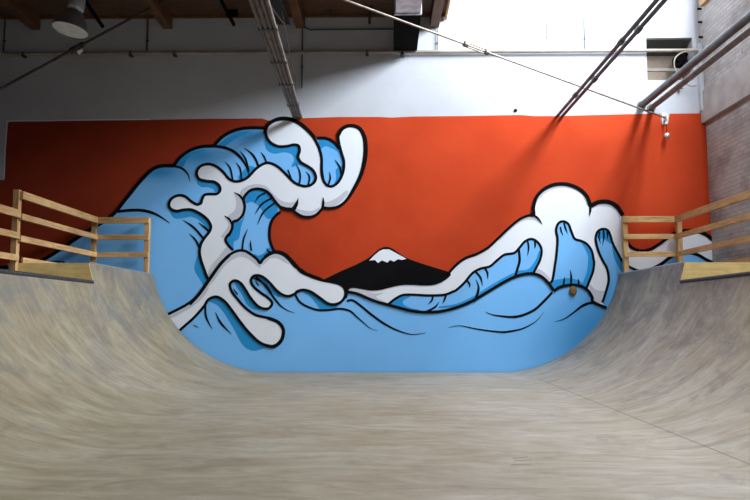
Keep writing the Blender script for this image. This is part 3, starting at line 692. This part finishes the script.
# fine rods beside the bundle
def rod(name, pts, r, mat, label, catn, group=None, seg=8):
    bm = bmesh.new(); tube(bm, [P(*p) for p in pts], r, seg)
    return tag(link(name, bm, mat, None, True), label, catn, group)
rod('bent_conduit', [(264,-6,9.5),(267,2,9.6),(275,12,10.2),(284,24,11.2),(289,50,12.2),(291.5,66,12.8),(295.5,80,13.1),(297,112,W-.02)], .011, 'grey_pipe_paint', 'thin pale bent conduit looping beside the brown bundle', 'conduit')
rod('hanging_wire', [(279,-8,11.9),(281.5,10,12.0),(285,24,12.1),(291,60,12.9),(296,88,W-.03)], .008, 'rod_steel', 'thin wire dropping right of the brown bundle from above', 'wire')
# dark corrugated sheet between the bundle and third beam
bm = bmesh.new(); xa, xb = P(271, 20, 12.6).x, P(290, 20, 12.6).x; zz = P(280, 25, 12.6).z
N = 24
for k in range(N):
    x = xa+(xb-xa)*(k+.5)/N; box(bm, x-(xb-xa)/N/2*.98, x+(xb-xa)/N/2*.98, 11.5, 12.62, zz+(.02 if k % 4 < 2 else 0), zz+.05+(.02 if k % 4 < 2 else 0))
tag(link('corrugated_panel', bm, 'dark_corrugated'), 'dark corrugated panel tucked beside the third ceiling beam', 'panel')
# dark slanted braces below ceiling
for p, lb in ((((79,-8,12.3),(103,27,12.9)), 'dark slanted steel brace just right of the hanging lamp'), (((221,0,12.3),(234,25,12.9)), 'dark slanted steel brace left of the brown conduit bundle')):
    bm = bmesh.new(); bar(bm, P(*p[0]), P(*p[1]), .045, .045)
    tag(link('steel_brace', bm, 'black_metal'), lb, 'brace', 'slanted braces below the ceiling')
bm = bmesh.new(); a = P(232, 15, 12.9); box(bm, a.x-.11, a.x+.11, a.y-.03, a.y+.03, a.z-.03, min(a.z+.1, CEIL)); tag(link('brace_clamp', bm, 'black_metal'), 'black clamp holding slanted brace to the ceiling', 'clamp')
bm = bmesh.new(); a = P(369.6, 24, 12.9); box(bm, a.x-.025, a.x+.025, a.y-.02, a.y+.02, a.z, CEIL); box(bm, a.x-.07, a.x+.07, a.y-.03, a.y+.03, CEIL-.05, CEIL)
tag(link('pipe_hanger', bm, 'dark_rod_steel'), 'small dark hanger bracket dropping from ceiling left of duct', 'bracket')
bm = bmesh.new(); a = P(329, 13, W-.2); box(bm, a.x-.07, a.x+.07, a.y-.05, a.y+.05, CEIL-.12, CEIL, .01)
tag(link('junction_box', bm, 'brown_conduit'), 'small brown junction box on the ceiling boards', 'junction box')
# twin slim pipes and two fat pipes, all square to the wall
def perp(px, py, ynear, r, mat, name, parent, collars=()):
    a = P(px, py, W); bm = bmesh.new(); tube(bm, [(a.x, W, a.z), (a.x, ynear, a.z)], r, 14); pp_ = link(name, bm, mat, parent, True)
    for y in collars:
        bm = bmesh.new(); tube(bm, [(a.x, y-.06, a.z), (a.x, y+.06, a.z)], r*1.4, 14); link('coupling', bm, mat, pp_, True)
    return a
t = thing('twin_pipe_run', P(560,116,W), 'pair of slim dark pipes slanting up from the mural top edge', 'pipes')
perp(557.2, 116.2, 6.5, .031, 'dark_pipe_paint', 'pipe', t, (12.0, 9.6)); perp(562.4, 116, 6.5, .031, 'dark_pipe_paint', 'pipe', t, (11.2, 9.2))
t = thing('fat_pipe_run', P(641,106,W), 'thick dark grey pipe slanting up beside the brick wall', 'pipe')
a = perp(641.5, 105.5, 6.5, .064, 'dark_pipe_paint', 'pipe', t, ())
bm = bmesh.new(); lathe(bm, [(.055,.03),(.085,.03),(.085,0)], (a.x, W-.001, a.z), 18, Matrix.Rotation(R(90),3,'X')); link('wall_flange', bm, 'dark_pipe_paint', t, True)
t = thing('fat_pipe_run', P(651,109,W), 'thick paler brownish pipe running just below the dark grey pipe', 'pipe')
a = perp(651.2, 108, 6.5, .052, 'grey_pipe_paint', 'pipe', t, ())
bm = bmesh.new(); lathe(bm, [(.052,.03),(.08,.03),(.08,0)], (a.x, W-.001, a.z), 18, Matrix.Rotation(R(90),3,'X')); link('wall_flange', bm, 'grey_pipe_paint', t, True)
# boxed pipe in the corner
bm = bmesh.new(); a = P(696, 45, W); b_ = P(702, 112, W); box(bm, a.x, XR-.05, W-.12, W, b_.z, a.z, .01)
tag(link('corner_duct_cover', bm, 'white_wall_paint'), 'white boxed duct cover up the right wall corner', 'duct cover')
for py, lb in ((12,'uppermost'), (25,'middle'), (40,'lowest')):
    bm = bmesh.new(); a = P(700, py, W); tube(bm, [(XR-.05, W-.14, a.z), (XR-.12, W-.14, a.z)], .022, 8)
    tag(link('bolt', bm, 'black_metal'), lb+' of three dark bolts up the right wall corner', 'bolt', 'dark corner bolts')
bm = bmesh.new(); box(bm, XR-.13, XR-.05, 12.45, 13.05, 6.98, 7.2, .006)
tag(link('timber_ledger', bm, 'fence_timber_y'), 'orange timber block at top of the right wall corner', 'timber block')
# tie rods
def tie(a, b_, ext_a, ext_b, r, mat, label, tb, tb_len):
    p, q = P(*a), P(*b_); d = (q-p); p2 = p-d*ext_a; q2 = q+d*ext_b; d.normalize()
    t_ = thing('tie_rod', q, label, 'tie rod')
    bm = bmesh.new(); tube(bm, [p2, q2], r, 10); rd = link('rod', bm, mat, t_, True)
    c = p.lerp(q, tb); bm = bmesh.new()
    s_ = d.cross(Vector((0,0,1))).normalized(); u_ = s_.cross(d)
    for k in (-1, 1): tube(bm, [c-d*tb_len/2+u_*k*.035, c+d*tb_len/2+u_*k*.035], .012, 8)
    for k in (-1, 1): tube(bm, [c+d*(k*tb_len/2-.03), c+d*(k*tb_len/2+.03)], .045, 10)
    link('turnbuckle', bm, mat, rd, True)
    return t_
t = tie((345,0,9.6), (666,118,W-.12), .75, 0, .0165, 'rod_steel', 'long pale tie rod with turnbuckle crossing down to right wall end', .34, .42)
bm = bmesh.new(); a = P(666,118,W-.1); box(bm, a.x-.05, a.x+.05, W-.03, W, a.z-.1, a.z+.12, .006); box(bm, a.x-.015, a.x+.015, W-.16, W-.02, a.z-.05, a.z+.05, .004); link('wall_plate', bm, 'white_plastic', t)
t = tie((0,89,10.6), (163,1,12.5), (P(0,89,10.6).x-XL-.02)/(P(163,1,12.5).x-P(0,89,10.6).x), 0.0, .022, 'dark_rod_steel', 'dark tie rod slanting up across the shaded upper left wall', .43, .22)
# fittings
a = P(667, 136, W-.12)
t = thing('hanging_sensor', a, 'small silver round fitting on a wire below the tie rod end', 'sensor')
bm = bmesh.new(); lathe(bm, [(0,.06),(.03,.055),(.05,.03),(.055,0),(.045,-.03),(.02,-.05),(0,-.052)], a, 18); link('housing', bm, 'galvanised_steel', t, True)
bm = bmesh.new(); tube(bm, [a+Vector((0,0,.05)), P(666.5,124,W-.12)], .006, 6); box(bm, a.x-.012, a.x+.012, a.y, W, a.z-.012, a.z+.012); link('wire', bm, 'black_metal', t)
a = P(79.5, 50.5, 11.7)
t = thing('small_floodlight', a, 'tiny white lamp fitting clipped to the dark tie rod', 'lamp')
bm = bmesh.new(); lathe(bm, [(0,.05),(.035,.05),(.04,.02),(.065,-.03),(.06,-.035),(0,-.03)], a, 16, Matrix.Rotation(R(70),3,'Y')); link('lens', bm, 'white_plastic', t, True)
bm = bmesh.new(); q = P(72,51,11.6); tube(bm, [a+Vector((-.03,0,0)), q], .03, 8); link('clip', bm, 'brown_conduit', t, True)
bm = bmesh.new(); a = P(656.5,-0+84,W); a = P(678,90,W); tube(bm, [(a.x-.1,W-.05,a.z+.02),(a.x,W-.06,a.z-.0),(a.x+.08,W-.05,a.z+.02)], .01, 6); box(bm, a.x-.01, a.x+.01, W-.06, W, a.z-.06, a.z+.03)
tag(link('valve_handle', bm, 'dark_pipe_paint'), 'little dark valve lever on the wall below the hatch', 'valve')
# hanging industrial lamp
LY = 9.9
a = P(70, 31, LY)
t = thing('hanging_lamp', a, 'hanging industrial dome lamp, unlit, in the dark upper left', 'lamp')
TL = Matrix.Rotation(R(8), 3, 'Y') @ Matrix.Rotation(R(-6), 3, 'X')
bm = bmesh.new()
lathe(bm, [(.262,0),(.266,.006),(.262,.02),(.235,.10),(.19,.19),(.14,.27),(.115,.31),(.10,.31),(.13,.26),(.18,.18),(.225,.095),(.25,.015),(.262,0)], a, 40, TL); link('reflector', bm, 'dusty_reflector', t, True)
bm = bmesh.new(); lathe(bm, [(.0,.012),(.15,.005),(.245,.014),(.25,.02),(.0,.03)], a, 36, TL); link('lens', bm, 'reflector_glass', t, True)
bm = bmesh.new(); lathe(bm, [(0,.30),(.105,.30),(.11,.33),(.10,.345),(.115,.36),(.115,.50),(.10,.52),(.105,.56),(.09,.62),(.03,.66),(0,.66)], a, 28, TL); link('ballast_housing', bm, 'galvanised_steel', t, True)
q = a+TL@Vector((0,0,.64)); bm = bmesh.new(); tube(bm, [q, (q.x, q.y, CEIL)], .012, 8); link('suspension_rod', bm, 'dark_rod_steel', t, True)
# ------------------------------------------------------------------ light
def area(name, loc, rot, sx, sy, power, col=(1,1,1)):
    l = bpy.data.lights.new(name, 'AREA'); l.shape = 'RECTANGLE'; l.size = sx; l.size_y = sy; l.energy = power; l.color = col
    o = bpy.data.objects.new(name, l); C.objects.link(o); o.location = loc; o.rotation_euler = rot; return o
WX = XR-.16
area('clerestory_far', (WX, 9.9, 8.55), (0, R(84), 0), 2.5, 4.2, 2250, (.87,.945,1))
area('roof_slope_near', (5.5, 3.9, 8.6), (0, R(46), 0), 1.6, 5.4, 520, (.97,.98,1))
bm = bmesh.new()
for y in [1.6+1.4*k for k in range(9)]: box(bm, XR-.12, XR-.05, y-.03, y+.03, 7.25, 9.85)
for zz in (7.25, 8.55, 9.85): box(bm, XR-.12, XR-.05, 1.57, 12.83, zz-.03, zz+.03)
struct(link('window_1', bm, 'galvanised_steel'))
w = bpy.data.worlds.new('world'); scene.world = w; w.use_nodes = True
bg = w.node_tree.nodes['Background']; bg.inputs[0].default_value = (.85,.92,1,1); bg.inputs[1].default_value = .2
scene.view_settings.view_transform = 'Standard'; scene.view_settings.look = 'None'
scene.view_settings.exposure = 0.03; scene.view_settings.gamma = 1; scene.view_settings.use_curve_mapping = False
